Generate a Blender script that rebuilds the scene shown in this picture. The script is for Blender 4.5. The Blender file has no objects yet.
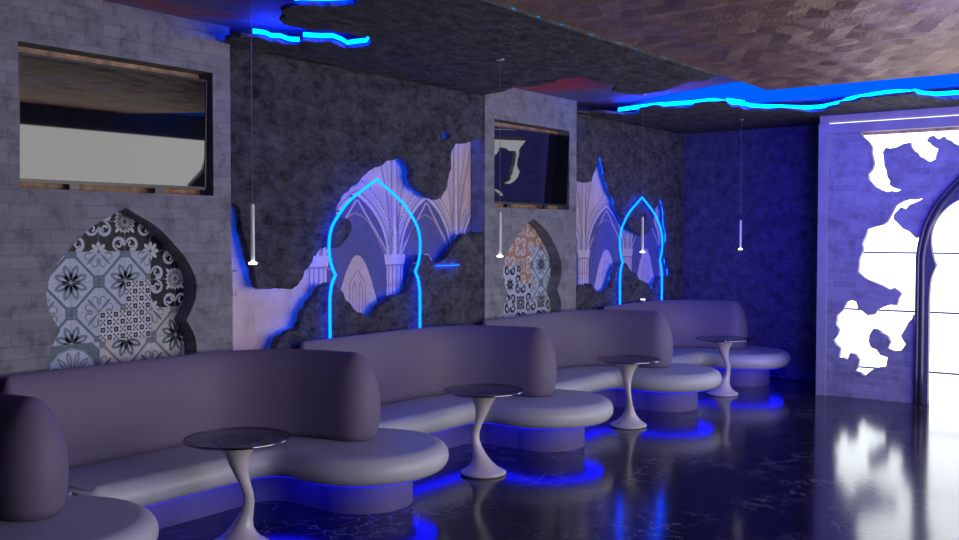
import bpy, bmesh, math, random
from mathutils import Vector, noise
from mathutils.geometry import delaunay_2d_cdt
C = bpy.context.scene.collection
R = random.Random(7)
PI = math.pi
def rad(d): return math.radians(d)

# ------------------------------------------------------------------ measured place
XW = -5.15          # face of the left wall (brick piers and rock cladding)
XM = -5.30          # painted wall behind the cladding
YB = 11.20          # dark plaster back wall
YP = 10.30          # brick window wall
ZC = 2.88           # underside of the rock ceiling
ZU = 3.00           # upper ceiling
SHIFT = 4.38        # one pier to the next
# outlines in metres: wall outlines are (y, z), window wall (x, z), ceiling (x, y)
U1 = [(4.258, 1.862), (4.298, 1.86), (4.325, 1.832), (4.345, 1.779), (4.352, 1.705), (4.38, 1.642), (4.404, 1.561), (4.42, 1.491), (4.452, 1.425), (4.468, 1.35), (4.485, 1.301), (4.539, 1.292), (4.612, 1.286), (4.669, 1.3), (4.713, 1.281), (4.789, 1.275), (4.84, 1.303), (4.881, 1.346), (4.9, 1.399), (4.947, 1.426), (4.98, 1.459), (4.999, 1.5), (5.038, 1.527), (5.081, 1.554), (5.159, 1.567), (5.233, 1.56), (5.299, 1.595), (5.35, 1.641), (5.391, 1.695), (5.371, 1.759), (5.3, 1.787), (5.225, 1.807), (5.24, 1.87), (5.286, 1.935), (5.352, 1.973), (5.404, 2.018), (5.477, 2.057), (5.53, 2.103), (5.616, 2.155), (5.681, 2.176), (5.764, 2.218), (5.849, 2.238), (5.917, 2.265), (5.999, 2.266), (6.051, 2.235), (6.093, 2.18), (6.081, 2.114), (6.128, 2.047), (6.213, 2.011), (6.306, 1.967), (6.4, 1.946), (6.477, 1.981), (6.542, 2.063), (6.568, 2.145), (6.608, 2.236), (6.594, 2.308), (6.628, 2.383), (6.681, 2.444), (6.769, 2.438), (6.851, 2.461), (7.048, 2.514)]
L1 = [(4.644, 0.896), (4.67, 0.94), (4.733, 0.962), (4.787, 0.985), (4.86, 0.993), (4.888, 1.045), (4.902, 1.106), (4.945, 1.137), (4.964, 1.178), (5.03, 1.216), (5.069, 1.269), (5.118, 1.292), (5.167, 1.307), (5.226, 1.277), (5.286, 1.239), (5.316, 1.18), (5.383, 1.133), (5.429, 1.087), (5.502, 1.061), (5.566, 1.02), (5.631, 1.019), (5.675, 1.072), (5.72, 1.122), (5.787, 1.141), (5.855, 1.175), (5.971, 1.185), (6.042, 1.22), (6.09, 1.292), (6.114, 1.357), (6.15, 1.434), (6.199, 1.487), (6.298, 1.49), (6.323, 1.446), (6.399, 1.42), (6.501, 1.45), (6.567, 1.498), (6.633, 1.554), (6.7, 1.611), (6.754, 1.652), (6.85, 1.668), (7.048, 1.677)]
BIT = [(6.465, 2.507), (6.549, 2.522), (6.608, 2.495), (6.568, 2.451), (6.49, 2.461)]
U2 = [(8.639, 2.259), (8.72, 2.215), (8.802, 2.199), (8.878, 2.196), (8.956, 2.216), (8.981, 2.276), (9.033, 2.337), (9.072, 2.385), (9.111, 2.463), (9.158, 2.508), (9.205, 2.492), (9.246, 2.421), (9.281, 2.35), (9.302, 2.291), (9.358, 2.21), (9.4, 2.135), (9.47, 2.08), (9.528, 2.014), (9.557, 1.936), (9.643, 1.869), (9.717, 1.801), (9.806, 1.733), (9.895, 1.706), (9.963, 1.685), (10.063, 1.671), (10.156, 1.65), (10.249, 1.685), (10.36, 1.74), (10.407, 1.809), (10.406, 1.882), (10.437, 1.966), (10.51, 2.04), (10.608, 2.098), (10.666, 2.063), (10.718, 1.983), (10.744, 1.898), (10.755, 1.769), (10.816, 1.676), (10.809, 1.582), (10.717, 1.501), (10.718, 1.427), (10.795, 1.358), (10.804, 1.302), (10.865, 1.244), (10.875, 1.169)]
L2 = [(8.646, 1.162), (8.709, 1.137), (8.79, 1.147), (8.874, 1.137), (8.951, 1.153), (9.017, 1.111), (9.07, 1.076), (9.15, 1.059), (9.231, 1.035), (9.313, 1.065), (9.396, 1.095), (9.437, 1.165), (9.465, 1.222), (9.521, 1.295), (9.599, 1.348), (9.678, 1.353), (9.751, 1.324), (9.826, 1.266), (9.901, 1.243), (9.969, 1.212), (10.023, 1.161), (10.116, 1.136), (10.209, 1.119), (10.289, 1.072), (10.37, 1.022), (10.458, 1.036), (10.49, 1.09), (10.539, 1.136), (10.646, 1.169), (10.764, 1.165), (10.875, 1.165)]
N1R = [(5.626, 2.074), (5.791, 1.985), (5.933, 1.899), (6.032, 1.805), (6.103, 1.717), (6.133, 1.621), (6.132, 1.512), (6.108, 1.427), (6.072, 1.362), (6.108, 1.303), (6.125, 1.232), (6.131, 1.154), (6.13, 0.9)]
A1R = [(3.47, 1.811), (3.57, 1.763), (3.667, 1.713), (3.747, 1.653), (3.818, 1.584), (3.88, 1.522), (3.927, 1.455), (3.958, 1.394), (3.971, 1.333), (3.965, 1.271), (3.951, 1.223), (3.923, 1.171), (3.891, 1.12), (3.925, 1.069), (3.951, 1.018), (3.966, 0.959), (3.968, 0.909)]
H1 = [(-2.838, 2.655), (-2.8, 2.615), (-2.771, 2.589), (-2.736, 2.531), (-2.744, 2.487), (-2.729, 2.427), (-2.717, 2.367), (-2.733, 2.309), (-2.776, 2.266), (-2.76, 2.203), (-2.708, 2.142), (-2.645, 2.104), (-2.588, 2.082), (-2.546, 2.093), (-2.504, 2.08), (-2.457, 2.099), (-2.533, 2.125), (-2.57, 2.155), (-2.562, 2.19), (-2.59, 2.229), (-2.597, 2.288), (-2.62, 2.348), (-2.627, 2.422), (-2.636, 2.482), (-2.608, 2.524), (-2.566, 2.513), (-2.505, 2.522), (-2.441, 2.553), (-2.378, 2.561), (-2.367, 2.511), (-2.344, 2.478), (-2.311, 2.459), (-2.295, 2.421), (-2.257, 2.405), (-2.224, 2.375), (-2.189, 2.367), (-2.149, 2.388), (-2.142, 2.434), (-2.124, 2.484), (-2.156, 2.503), (-2.183, 2.522), (-2.205, 2.552), (-2.232, 2.562), (-2.211, 2.604), (-2.171, 2.618), (-2.152, 2.594), (-2.115, 2.578), (-2.078, 2.607), (-2.051, 2.572), (-2.02, 2.564), (-1.998, 2.54), (-1.967, 2.521), (-1.928, 2.505)]
H2M = [(-2.251, 2.016), (-2.289, 2.011), (-2.324, 2.003), (-2.36, 2.006), (-2.392, 2.004), (-2.434, 1.991), (-2.489, 1.962), (-2.516, 1.934), (-2.535, 1.89), (-2.562, 1.831), (-2.584, 1.787), (-2.626, 1.758), (-2.703, 1.739), (-2.772, 1.717), (-2.793, 1.645), (-2.824, 1.572), (-2.812, 1.505), (-2.849, 1.421), (-2.858, 1.281), (-2.798, 1.226), (-2.749, 1.199), (-2.679, 1.173), (-2.615, 1.148), (-2.552, 1.111), (-2.51, 1.134), (-2.442, 1.082), (-2.467, 1.026), (-2.482, 0.959), (-2.55, 0.962), (-2.612, 0.937), (-2.665, 0.907), (-2.696, 0.856), (-2.761, 0.847), (-2.815, 0.889), (-2.854, 0.91), (-2.871, 0.977), (-2.92, 0.997), (-2.969, 0.973), (-3.002, 0.892), (-3.062, 0.832), (-3.072, 0.735), (-3.038, 0.686), (-3.054, 0.628), (-3.098, 0.574), (-3.064, 0.524), (-3.024, 0.493), (-3.04, 0.395), (-2.996, 0.404), (-2.956, 0.378), (-2.93, 0.454), (-2.875, 0.446), (-2.836, 0.393), (-2.851, 0.313), (-2.878, 0.271), (-2.829, 0.264), (-2.785, 0.228), (-2.71, 0.301), (-2.647, 0.329), (-2.578, 0.34), (-2.563, 0.435), (-2.632, 0.453), (-2.67, 0.506), (-2.724, 0.524), (-2.746, 0.579), (-2.742, 0.646), (-2.705, 0.716), (-2.652, 0.707), (-2.62, 0.676), (-2.566, 0.651), (-2.539, 0.592), (-2.565, 0.524), (-2.501, 0.501), (-2.439, 0.511), (-2.393, 0.58), (-2.43, 0.632), (-2.441, 0.664), (-2.401, 0.733), (-2.371, 0.8), (-2.34, 0.834), (-2.326, 0.879), (-2.3, 0.88)]
H2b = [(-2.31, 1.625), (-2.332, 1.64), (-2.355, 1.669), (-2.388, 1.698), (-2.43, 1.713), (-2.486, 1.772), (-2.528, 1.816), (-2.523, 1.86), (-2.488, 1.898), (-2.46, 1.93), (-2.438, 1.918), (-2.419, 1.903), (-2.397, 1.929), (-2.378, 1.952), (-2.324, 1.974), (-2.288, 1.99), (-2.251, 2.013)]
ARCO = [(-2.311, -0.159), (-2.315, 0.058), (-2.307, 0.338), (-2.314, 1.305), (-2.311, 1.451), (-2.298, 1.553), (-2.278, 1.654), (-2.247, 1.77), (-2.2, 1.871), (-2.148, 1.97), (-2.083, 2.055), (-2.018, 2.133), (-1.923, 2.234)]
SA_left = [(-5.136, 4.164), (-5.022, 4.106), (-4.919, 4.079), (-4.854, 4.093), (-4.841, 4.17), (-4.815, 4.235), (-4.857, 4.333), (-4.815, 4.364), (-4.848, 4.473), (-4.801, 4.532), (-4.668, 4.437), (-4.633, 4.487), (-4.594, 4.539), (-4.542, 4.565), (-4.576, 4.674), (-4.628, 4.786), (-4.537, 4.802), (-4.451, 4.816), (-4.368, 4.754), (-4.244, 4.588), (-4.266, 4.516), (-4.262, 4.409), (-4.286, 4.358), (-4.298, 4.296), (-4.349, 4.248), (-4.393, 4.195), (-4.391, 4.123), (-4.39, 4.052), (-4.327, 3.931), (-4.262, 3.894), (-4.198, 3.867), (-4.172, 3.813), (-4.138, 3.767), (-4.087, 3.752), (-3.984, 3.742), (-3.949, 3.751), (-3.871, 3.826), (-3.76, 3.89), (-3.719, 3.904), (-3.645, 3.859), (-3.589, 3.836)]
SA_far = [(-5.229, 7.168), (-5.137, 7.089), (-5.083, 7.057), (-5.01, 7.039), (-4.945, 7.031), (-4.88, 6.995), (-4.777, 6.909), (-4.694, 6.838), (-4.656, 6.893), (-4.594, 6.912), (-4.509, 6.897), (-4.442, 6.921), (-4.357, 6.858), (-4.303, 6.873), (-4.214, 6.745), (-4.106, 6.683), (-4.059, 6.718), (-3.977, 6.71), (-3.964, 6.788), (-3.969, 6.855), (-3.998, 7.032), (-4.012, 7.358), (-4.179, 7.594), (-4.069, 7.826), (-3.766, 7.752), (-3.541, 7.567), (-3.401, 7.472), (-3.282, 7.495), (-3.111, 7.31)]
SB = [(-5.132, 8.625), (-5.055, 8.732), (-4.905, 8.792), (-4.83, 9.052), (-4.689, 9.053), (-4.513, 8.786), (-4.423, 8.757), (-4.3, 8.661), (-4.297, 8.849), (-4.187, 8.884), (-4.08, 8.982), (-3.957, 8.788), (-3.832, 8.755), (-3.759, 8.792), (-3.654, 8.8), (-3.715, 9.093), (-3.66, 9.18), (-3.693, 9.391), (-3.612, 9.498), (-3.531, 9.607), (-3.417, 9.594), (-3.34, 9.747), (-3.274, 9.935), (-3.225, 10.031), (-3.129, 10.041), (-3.022, 9.79), (-2.891, 9.701), (-2.81, 9.491), (-2.707, 9.481), (-2.558, 9.297), (-2.476, 9.316), (-2.352, 9.248), (-2.217, 9.231), (-2.096, 9.205), (-2.112, 9.425), (-2.055, 9.546), (-1.998, 9.751), (-1.845, 9.782)]
LEDS = [(6.39, 1.404), (6.689, 1.397)]
UPL = [(9.932, 0.874)]

# ------------------------------------------------------------------ materials
def mat(name, col, rough=.5, metal=0, spec=.5, var=0, vscale=6, bump=0, bscale=40, detail=6, emit=None, estr=0, coat=0):
    m = bpy.data.materials.new(name); m.use_nodes = True
    nt = m.node_tree; b = nt.nodes['Principled BSDF']
    b.inputs['Base Color'].default_value = (*col, 1); b.inputs['Roughness'].default_value = rough
    b.inputs['Metallic'].default_value = metal; b.inputs['Specular IOR Level'].default_value = spec
    b.inputs['Coat Weight'].default_value = coat
    if emit:
        b.inputs['Emission Color'].default_value = (*emit, 1); b.inputs['Emission Strength'].default_value = estr
    tc = nt.nodes.new('ShaderNodeTexCoord')
    if var:
        n = nt.nodes.new('ShaderNodeTexNoise'); n.inputs['Scale'].default_value = vscale; n.inputs['Detail'].default_value = detail
        nt.links.new(tc.outputs['Object'], n.inputs['Vector'])
        r = nt.nodes.new('ShaderNodeValToRGB')
        r.color_ramp.elements[0].position = .3; r.color_ramp.elements[1].position = .7
        r.color_ramp.elements[0].color = (*[c*(1-var) for c in col], 1); r.color_ramp.elements[1].color = (*[min(1, c*(1+var)) for c in col], 1)
        nt.links.new(n.outputs['Fac'], r.inputs['Fac']); nt.links.new(r.outputs['Color'], b.inputs['Base Color'])
    if bump:
        n = nt.nodes.new('ShaderNodeTexNoise'); n.inputs['Scale'].default_value = bscale; n.inputs['Detail'].default_value = detail
        nt.links.new(tc.outputs['Object'], n.inputs['Vector'])
        bp = nt.nodes.new('ShaderNodeBump'); bp.inputs['Strength'].default_value = bump; bp.inputs['Distance'].default_value = .02
        nt.links.new(n.outputs['Fac'], bp.inputs['Height']); nt.links.new(bp.outputs['Normal'], b.inputs['Normal'])
    return m

def glow(name, col, strength):
    m = bpy.data.materials.new(name); m.use_nodes = True; nt = m.node_tree; nt.nodes.clear()
    e = nt.nodes.new('ShaderNodeEmission'); e.inputs[0].default_value = (*col, 1); e.inputs[1].default_value = strength
    o = nt.nodes.new('ShaderNodeOutputMaterial'); nt.links.new(e.outputs[0], o.inputs[0])
    return m

def ramp(nt, stops):
    r = nt.nodes.new('ShaderNodeValToRGB'); el = r.color_ramp.elements
    while len(el) < len(stops): el.new(.5)
    for e, (p, c) in zip(el, stops): e.position = p; e.color = (*c, 1)
    return r

def brick_mat(name, plane, c1, c2, mortar, dark):
    m = mat(name, c1, .85, spec=.2); nt = m.node_tree; b = nt.nodes['Principled BSDF']
    tc = nt.nodes.new('ShaderNodeTexCoord'); sp = nt.nodes.new('ShaderNodeSeparateXYZ'); cb = nt.nodes.new('ShaderNodeCombineXYZ')
    nt.links.new(tc.outputs['Object'], sp.inputs[0])
    nt.links.new(sp.outputs['Y' if plane == 'yz' else 'X'], cb.inputs[0]); nt.links.new(sp.outputs['Z'], cb.inputs[1])
    br = nt.nodes.new('ShaderNodeTexBrick'); nt.links.new(cb.outputs[0], br.inputs['Vector'])
    br.inputs['Scale'].default_value = 1; br.inputs['Brick Width'].default_value = .23; br.inputs['Row Height'].default_value = .07
    br.inputs['Mortar Size'].default_value = .006; br.inputs['Mortar Smooth'].default_value = .6; br.inputs['Bias'].default_value = -.2
    br.inputs['Color1'].default_value = (*c1, 1); br.inputs['Color2'].default_value = (*c2, 1); br.inputs['Mortar'].default_value = (*mortar, 1)
    n = nt.nodes.new('ShaderNodeTexNoise'); n.inputs['Scale'].default_value = 7; n.inputs['Detail'].default_value = 9; n.inputs['Roughness'].default_value = .7
    nt.links.new(tc.outputs['Object'], n.inputs['Vector'])
    r = ramp(nt, [(.3, (dark,)*3), (.52, (1, 1, 1)), (.75, (1.12, 1.12, 1.12))]); nt.links.new(n.outputs['Fac'], r.inputs['Fac'])
    mx = nt.nodes.new('ShaderNodeMix'); mx.data_type = 'RGBA'; mx.blend_type = 'MULTIPLY'; mx.inputs['Factor'].default_value = 1
    nt.links.new(br.outputs['Color'], mx.inputs['A']); nt.links.new(r.outputs['Color'], mx.inputs['B'])
    nt.links.new(mx.outputs['Result'], b.inputs['Base Color'])
    ad = nt.nodes.new('ShaderNodeMath'); ad.operation = 'MULTIPLY_ADD'; ad.inputs[1].default_value = -.6
    nt.links.new(br.outputs['Fac'], ad.inputs[0]); nt.links.new(n.outputs['Fac'], ad.inputs[2])
    bp = nt.nodes.new('ShaderNodeBump'); bp.inputs['Strength'].default_value = .5; bp.inputs['Distance'].default_value = .012
    nt.links.new(ad.outputs[0], bp.inputs['Height']); nt.links.new(bp.outputs['Normal'], b.inputs['Normal'])
    return m

def rock_mat(name, c0, c1, bump=.8, stretch=(1, 1, 1)):
    m = mat(name, c0, .8, spec=.3); nt = m.node_tree; b = nt.nodes['Principled BSDF']
    tc = nt.nodes.new('ShaderNodeTexCoord'); mp = nt.nodes.new('ShaderNodeMapping'); mp.inputs['Scale'].default_value = stretch
    nt.links.new(tc.outputs['Object'], mp.inputs[0])
    n1 = nt.nodes.new('ShaderNodeTexNoise'); n1.inputs['Scale'].default_value = 9; n1.inputs['Detail'].default_value = 13; n1.inputs['Roughness'].default_value = .78; n1.inputs['Distortion'].default_value = .15
    n2 = nt.nodes.new('ShaderNodeTexVoronoi'); n2.inputs['Scale'].default_value = 26
    nt.links.new(mp.outputs[0], n1.inputs['Vector']); nt.links.new(mp.outputs[0], n2.inputs['Vector'])
    r = ramp(nt, [(.36, c0), (.64, c1)]); nt.links.new(n1.outputs['Fac'], r.inputs['Fac']); nt.links.new(r.outputs['Color'], b.inputs['Base Color'])
    ad = nt.nodes.new('ShaderNodeMath'); ad.operation = 'MULTIPLY_ADD'; ad.inputs[1].default_value = .25
    nt.links.new(n2.outputs['Distance'], ad.inputs[0]); nt.links.new(n1.outputs['Fac'], ad.inputs[2])
    bp = nt.nodes.new('ShaderNodeBump'); bp.inputs['Strength'].default_value = bump; bp.inputs['Distance'].default_value = .06
    nt.links.new(ad.outputs[0], bp.inputs['Height']); nt.links.new(bp.outputs['Normal'], b.inputs['Normal'])
    return m

def marble_mat():
    m = mat('black_marble', (.012, .011, .02), .13, spec=.4); nt = m.node_tree; b = nt.nodes['Principled BSDF']
    tc = nt.nodes.new('ShaderNodeTexCoord')
    nz = nt.nodes.new('ShaderNodeTexNoise'); nz.inputs['Scale'].default_value = 2.2; nz.inputs['Detail'].default_value = 8; nz.inputs['Roughness'].default_value = .65
    nt.links.new(tc.outputs['Object'], nz.inputs['Vector'])
    mx = nt.nodes.new('ShaderNodeMix'); mx.data_type = 'RGBA'; mx.blend_type = 'LINEAR_LIGHT'; mx.inputs['Factor'].default_value = .32
    nt.links.new(tc.outputs['Object'], mx.inputs['A']); nt.links.new(nz.outputs['Color'], mx.inputs['B'])
    v = nt.nodes.new('ShaderNodeTexVoronoi'); v.feature = 'DISTANCE_TO_EDGE'; v.inputs['Scale'].default_value = 5
    nt.links.new(mx.outputs['Result'], v.inputs['Vector'])
    r = ramp(nt, [(0, (1, 1, 1)), (.014, (.25, .25, .25)), (.05, (0, 0, 0))]); nt.links.new(v.outputs['Distance'], r.inputs['Fac'])
    n2 = nt.nodes.new('ShaderNodeTexNoise'); n2.inputs['Scale'].default_value = 1.7; n2.inputs['Detail'].default_value = 3
    nt.links.new(tc.outputs['Object'], n2.inputs['Vector'])
    r2 = ramp(nt, [(.40, (.08, .08, .08)), (.62, (1, 1, 1))]); nt.links.new(n2.outputs['Fac'], r2.inputs['Fac'])
    ml = nt.nodes.new('ShaderNodeMath'); ml.operation = 'MULTIPLY'
    nt.links.new(r.outputs['Color'], ml.inputs[0]); nt.links.new(r2.outputs['Color'], ml.inputs[1])
    c = nt.nodes.new('ShaderNodeMix'); c.data_type = 'RGBA'
    c.inputs['A'].default_value = (.010, .009, .018, 1); c.inputs['B'].default_value = (.30, .28, .28, 1)
    nt.links.new(ml.outputs[0], c.inputs['Factor']); nt.links.new(c.outputs['Result'], b.inputs['Base Color'])
    return m

def glass_mat(name, tint, ior=1.5):
    m = bpy.data.materials.new(name); m.use_nodes = True; nt = m.node_tree; nt.nodes.clear()
    t = nt.nodes.new('ShaderNodeBsdfTransparent'); t.inputs[0].default_value = (*tint, 1)
    g = nt.nodes.new('ShaderNodeBsdfGlossy'); g.inputs['Roughness'].default_value = .02
    f = nt.nodes.new('ShaderNodeFresnel'); f.inputs[0].default_value = ior
    mx = nt.nodes.new('ShaderNodeMixShader'); o = nt.nodes.new('ShaderNodeOutputMaterial')
    ge = nt.nodes.new('ShaderNodeNewGeometry'); iv = nt.nodes.new('ShaderNodeMath'); iv.operation = 'SUBTRACT'; iv.inputs[0].default_value = 1; nt.links.new(ge.outputs['Backfacing'], iv.inputs[1])
    ml = nt.nodes.new('ShaderNodeMath'); ml.operation = 'MULTIPLY'; nt.links.new(f.outputs[0], ml.inputs[0]); nt.links.new(iv.outputs[0], ml.inputs[1])
    nt.links.new(ml.outputs[0], mx.inputs[0]); nt.links.new(t.outputs[0], mx.inputs[1]); nt.links.new(g.outputs[0], mx.inputs[2]); nt.links.new(mx.outputs[0], o.inputs[0])
    return m

def fresco_mat():
    m = mat('ceiling_fresco', (.4, .2, .3), .7); nt = m.node_tree; b = nt.nodes['Principled BSDF']
    tc = nt.nodes.new('ShaderNodeTexCoord'); n = nt.nodes.new('ShaderNodeTexNoise'); n.inputs['Scale'].default_value = 1.1; n.inputs['Detail'].default_value = 4; n.inputs['Distortion'].default_value = 1
    nt.links.new(tc.outputs['Object'], n.inputs['Vector'])
    r = ramp(nt, [(.36, (.18, .16, .28)), (.5, (.3, .2, .32)), (.56, (.42, .12, .14)), (.7, (.35, .22, .3))])
    nt.links.new(n.outputs['Fac'], r.inputs['Fac'])
    # one red painted cloud above the far pier
    vd = nt.nodes.new('ShaderNodeVectorMath'); vd.operation = 'DISTANCE'; vd.inputs[1].default_value = (-4.72, 7.55, ZU); nt.links.new(tc.outputs['Object'], vd.inputs[0])
    ad = nt.nodes.new('ShaderNodeMath'); ad.operation = 'MULTIPLY_ADD'; ad.inputs[1].default_value = .7; nt.links.new(n.outputs['Fac'], ad.inputs[0]); nt.links.new(vd.outputs['Value'], ad.inputs[2])
    rc = ramp(nt, [(.66, (1, 1, 1)), (.80, (0, 0, 0))]); nt.links.new(ad.outputs[0], rc.inputs['Fac'])
    mx = nt.nodes.new('ShaderNodeMix'); mx.data_type = 'RGBA'; mx.inputs['B'].default_value = (.75, .10, .10, 1)
    nt.links.new(rc.outputs['Color'], mx.inputs['Factor']); nt.links.new(r.outputs['Color'], mx.inputs['A']); nt.links.new(mx.outputs['Result'], b.inputs['Base Color'])
    return m

def plaster_paint():
    m = mat('mural_plaster', (.5, .4, .4), .8, spec=.2, bump=.15, bscale=60); nt = m.node_tree; b = nt.nodes['Principled BSDF']
    tc = nt.nodes.new('ShaderNodeTexCoord'); mp = nt.nodes.new('ShaderNodeMapping'); mp.inputs['Scale'].default_value = (1, 2.2, 1.5)
    nt.links.new(tc.outputs['Object'], mp.inputs[0])
    n = nt.nodes.new('ShaderNodeTexNoise'); n.inputs['Scale'].default_value = 2.5; n.inputs['Detail'].default_value = 10; n.inputs['Roughness'].default_value = .7
    nt.links.new(mp.outputs[0], n.inputs['Vector'])
    r = ramp(nt, [(.28, (.40, .22, .13)), (.38, (.62, .47, .44)), (.55, (.74, .57, .55)), (.72, (.78, .66, .66))])
    nt.links.new(n.outputs['Fac'], r.inputs['Fac']); nt.links.new(r.outputs['Color'], b.inputs['Base Color'])
    return m

M = dict(
    brick=brick_mat('grey_brick', 'yz', (.31, .30, .315), (.235, .225, .24), (.27, .26, .27), .5),
    brickx=brick_mat('weathered_brick', 'xz', (.36, .345, .39), (.27, .26, .31), (.38, .36, .40), .6),
    rock=rock_mat('dark_rock', (.042, .04, .044), (.30, .29, .31), 1.5, (1, .8, 1.3)),
    rockceil=rock_mat('dark_rock_ceiling', (.06, .055, .06), (.27, .25, .25), 1.2, (1, .55, 1)),
    plaster=rock_mat('rough_plaster_blue_light', (.07, .07, .14), (.20, .20, .35), 1.1),  # blue light on the back wall is put into this base colour
    marble=marble_mat(), fresco=fresco_mat(), mural=plaster_paint(),
    dark=mat('dark_render', (.06, .055, .065), .8, var=.3),
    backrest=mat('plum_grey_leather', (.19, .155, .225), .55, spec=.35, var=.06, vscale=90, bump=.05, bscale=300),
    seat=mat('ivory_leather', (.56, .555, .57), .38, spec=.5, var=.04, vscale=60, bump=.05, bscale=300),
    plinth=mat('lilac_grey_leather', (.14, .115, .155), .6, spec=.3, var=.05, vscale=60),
    white=mat('white_lacquer', (.62, .56, .56), .25, spec=.5, coat=.3, var=.03),
    glass=glass_mat('smoked_glass', (.62, .62, .68), 1.45), edge=mat('polished_edge', (.30, .31, .35), .08, metal=1, var=.02),
    screen=mat('black_screen', (.006, .006, .008), .02, spec=.75, var=.02), bezel=mat('black_plastic', (.012, .012, .014), .3, var=.1),
    wood=mat('tan_board', (.5, .3, .16), .7, var=.45, vscale=14),
    copper=mat('copper_foil', (.38, .225, .15), .5, metal=.6, var=.25, vscale=9, bump=.5, bscale=55),
    chrome=mat('brushed_steel', (.62, .62, .64), .3, metal=1, var=.05), cable=mat('grey_cable', (.3, .3, .33), .5, var=.05),
    pend=mat('white_metal', (.75, .75, .77), .35, var=.03, emit=(1, .97, .95), estr=.06), lens=glow('lamp_lens', (1, .96, .9), 6),
    arch=mat('dark_bronze', (.11, .10, .14), .33, metal=.5, var=.1), reveal=mat('plum_panel', (.09, .08, .13), .6, var=.1),
    frame=mat('grey_trim', (.36, .34, .38), .7, var=.12, vscale=5), bar=mat('blue_grey_bar', (.12, .14, .22), .4, var=.05),
    pane=glow('lit_window', (.90, .95, 1), 3.3), panex=glow('lit_side_window', (1, .985, .97), 4.6),
    neon=glow('blue_neon', (.0, .042, 1), 17.0), cove=glow('blue_cove_strip', (.0, .035, 1), 70.0), under=glow('deep_blue_strip', (.005, .005, 1), 5.0),
    cove2=glow('bright_blue_cove_strip', (.0, .05, 1), 60.0), panel=glow('blue_spill_glow', (.0, .095, 1), 1.25), rockled=glow('blue_edge_strip', (.0, .07, 1), 9), dots=glow('small_blue_glints', (.0, .35, 1), 1.0), white_strip=glow('white_light_strip', (.95, .97, 1), 2),  # panel stands in for strip spill, dots for glints at the slab edge
)
# paints for tiles and murals
for k, c in dict(t_pale=(.54, .57, .66), t_blue=(.14, .19, .24), t_navy=(.008, .008, .018), t_white=(.66, .66, .68), t_grey=(.22, .24, .29), t_cream=(.62, .58, .52),
                 t_grout=(.34, .33, .35), t_black=(.015, .014, .02), t_rust=(.50, .26, .17), t_steel=(.20, .26, .31),
                 p_blue=(.13, .13, .27), p_light=(.74, .62, .61), p_rib=(.60, .49, .51), p_brown=(.38, .22, .12), p_gable=(.66, .51, .47), p_star=(.36, .35, .48), p_shade=(.40, .30, .33)).items():
    M[k] = mat(k, c, .35 if k[0] == 't' else .8, spec=.15 if k[0] == 't' else .2, var=.1, vscale=22)

# ------------------------------------------------------------------ mesh helpers
class MB:
    def __init__(s): s.v = []; s.f = []; s.m = []; s.sm = []
    def face(s, pts, mi=0, smooth=False):
        i = len(s.v); s.v += [tuple(p) for p in pts]; s.f.append(tuple(range(i, i+len(pts)))); s.m.append(mi); s.sm.append(smooth)
    def box(s, a, b, mi=0):
        (x0, y0, z0), (x1, y1, z1) = a, b; i = len(s.v)
        s.v += [(x0, y0, z0), (x1, y0, z0), (x1, y1, z0), (x0, y1, z0), (x0, y0, z1), (x1, y0, z1), (x1, y1, z1), (x0, y1, z1)]
        for q in ((0, 3, 2, 1), (4, 5, 6, 7), (0, 1, 5, 4), (1, 2, 6, 5), (2, 3, 7, 6), (3, 0, 4, 7)):
            s.f.append(tuple(i+k for k in q)); s.m.append(mi); s.sm.append(False)
    def rings(s, rings, mi=0, smooth=True, cap=True):
        i = len(s.v); n = len(rings[0])
        for r in rings: s.v += [tuple(p) for p in r]
        for a in range(len(rings)-1):
            for k in range(n):
                k2 = (k+1) % n
                s.f.append((i+a*n+k, i+a*n+k2, i+(a+1)*n+k2, i+(a+1)*n+k)); s.m.append(mi); s.sm.append(smooth)
        if cap:
            s.f.append(tuple(i+k for k in reversed(range(n)))); s.m.append(mi); s.sm.append(False)
            s.f.append(tuple(i+(len(rings)-1)*n+k for k in range(n))); s.m.append(mi); s.sm.append(False)
    def lathe(s, prof, c=(0, 0, 0), n=40, mi=0, smooth=True):
        s.rings([[(c[0]+r*math.cos(2*PI*k/n), c[1]+r*math.sin(2*PI*k/n), c[2]+z) for k in range(n)] for r, z in prof], mi, smooth)
    def tube(s, pts, r, n=10, mi=0):
        pts = [Vector(p) for p in pts]; rg = []; u = None
        for k, p in enumerate(pts):
            t = (pts[min(k+1, len(pts)-1)] - pts[max(k-1, 0)]).normalized()
            if u is None: u = t.cross(Vector((0, 0, 1)) if abs(t.z) < .9 else Vector((1, 0, 0))).normalized()
            u = (u - t*u.dot(t)).normalized(); w = t.cross(u)
            rg.append([p + (u*math.cos(2*PI*j/n) + w*math.sin(2*PI*j/n))*r for j in range(n)])
        s.rings(rg, mi)
    def build(s, name, mats, parent=None, bevel=0, recalc=False):
        me = bpy.data.meshes.new(name); me.from_pydata(s.v, [], s.f)
        for m in (mats if isinstance(mats, list) else [mats]): me.materials.append(m)
        me.polygons.foreach_set('material_index', s.m); me.polygons.foreach_set('use_smooth', s.sm); me.update()
        if recalc:
            bm = bmesh.new(); bm.from_mesh(me); bmesh.ops.remove_doubles(bm, verts=bm.verts, dist=1e-5); bmesh.ops.recalc_face_normals(bm, faces=bm.faces); bm.to_mesh(me); bm.free()
        o = bpy.data.objects.new(name, me); C.objects.link(o)
        if bevel:
            b = o.modifiers.new('bevel', 'BEVEL'); b.width = bevel; b.segments = 2; b.limit_method = 'ANGLE'
        if parent: o.parent = parent
        return o

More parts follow.
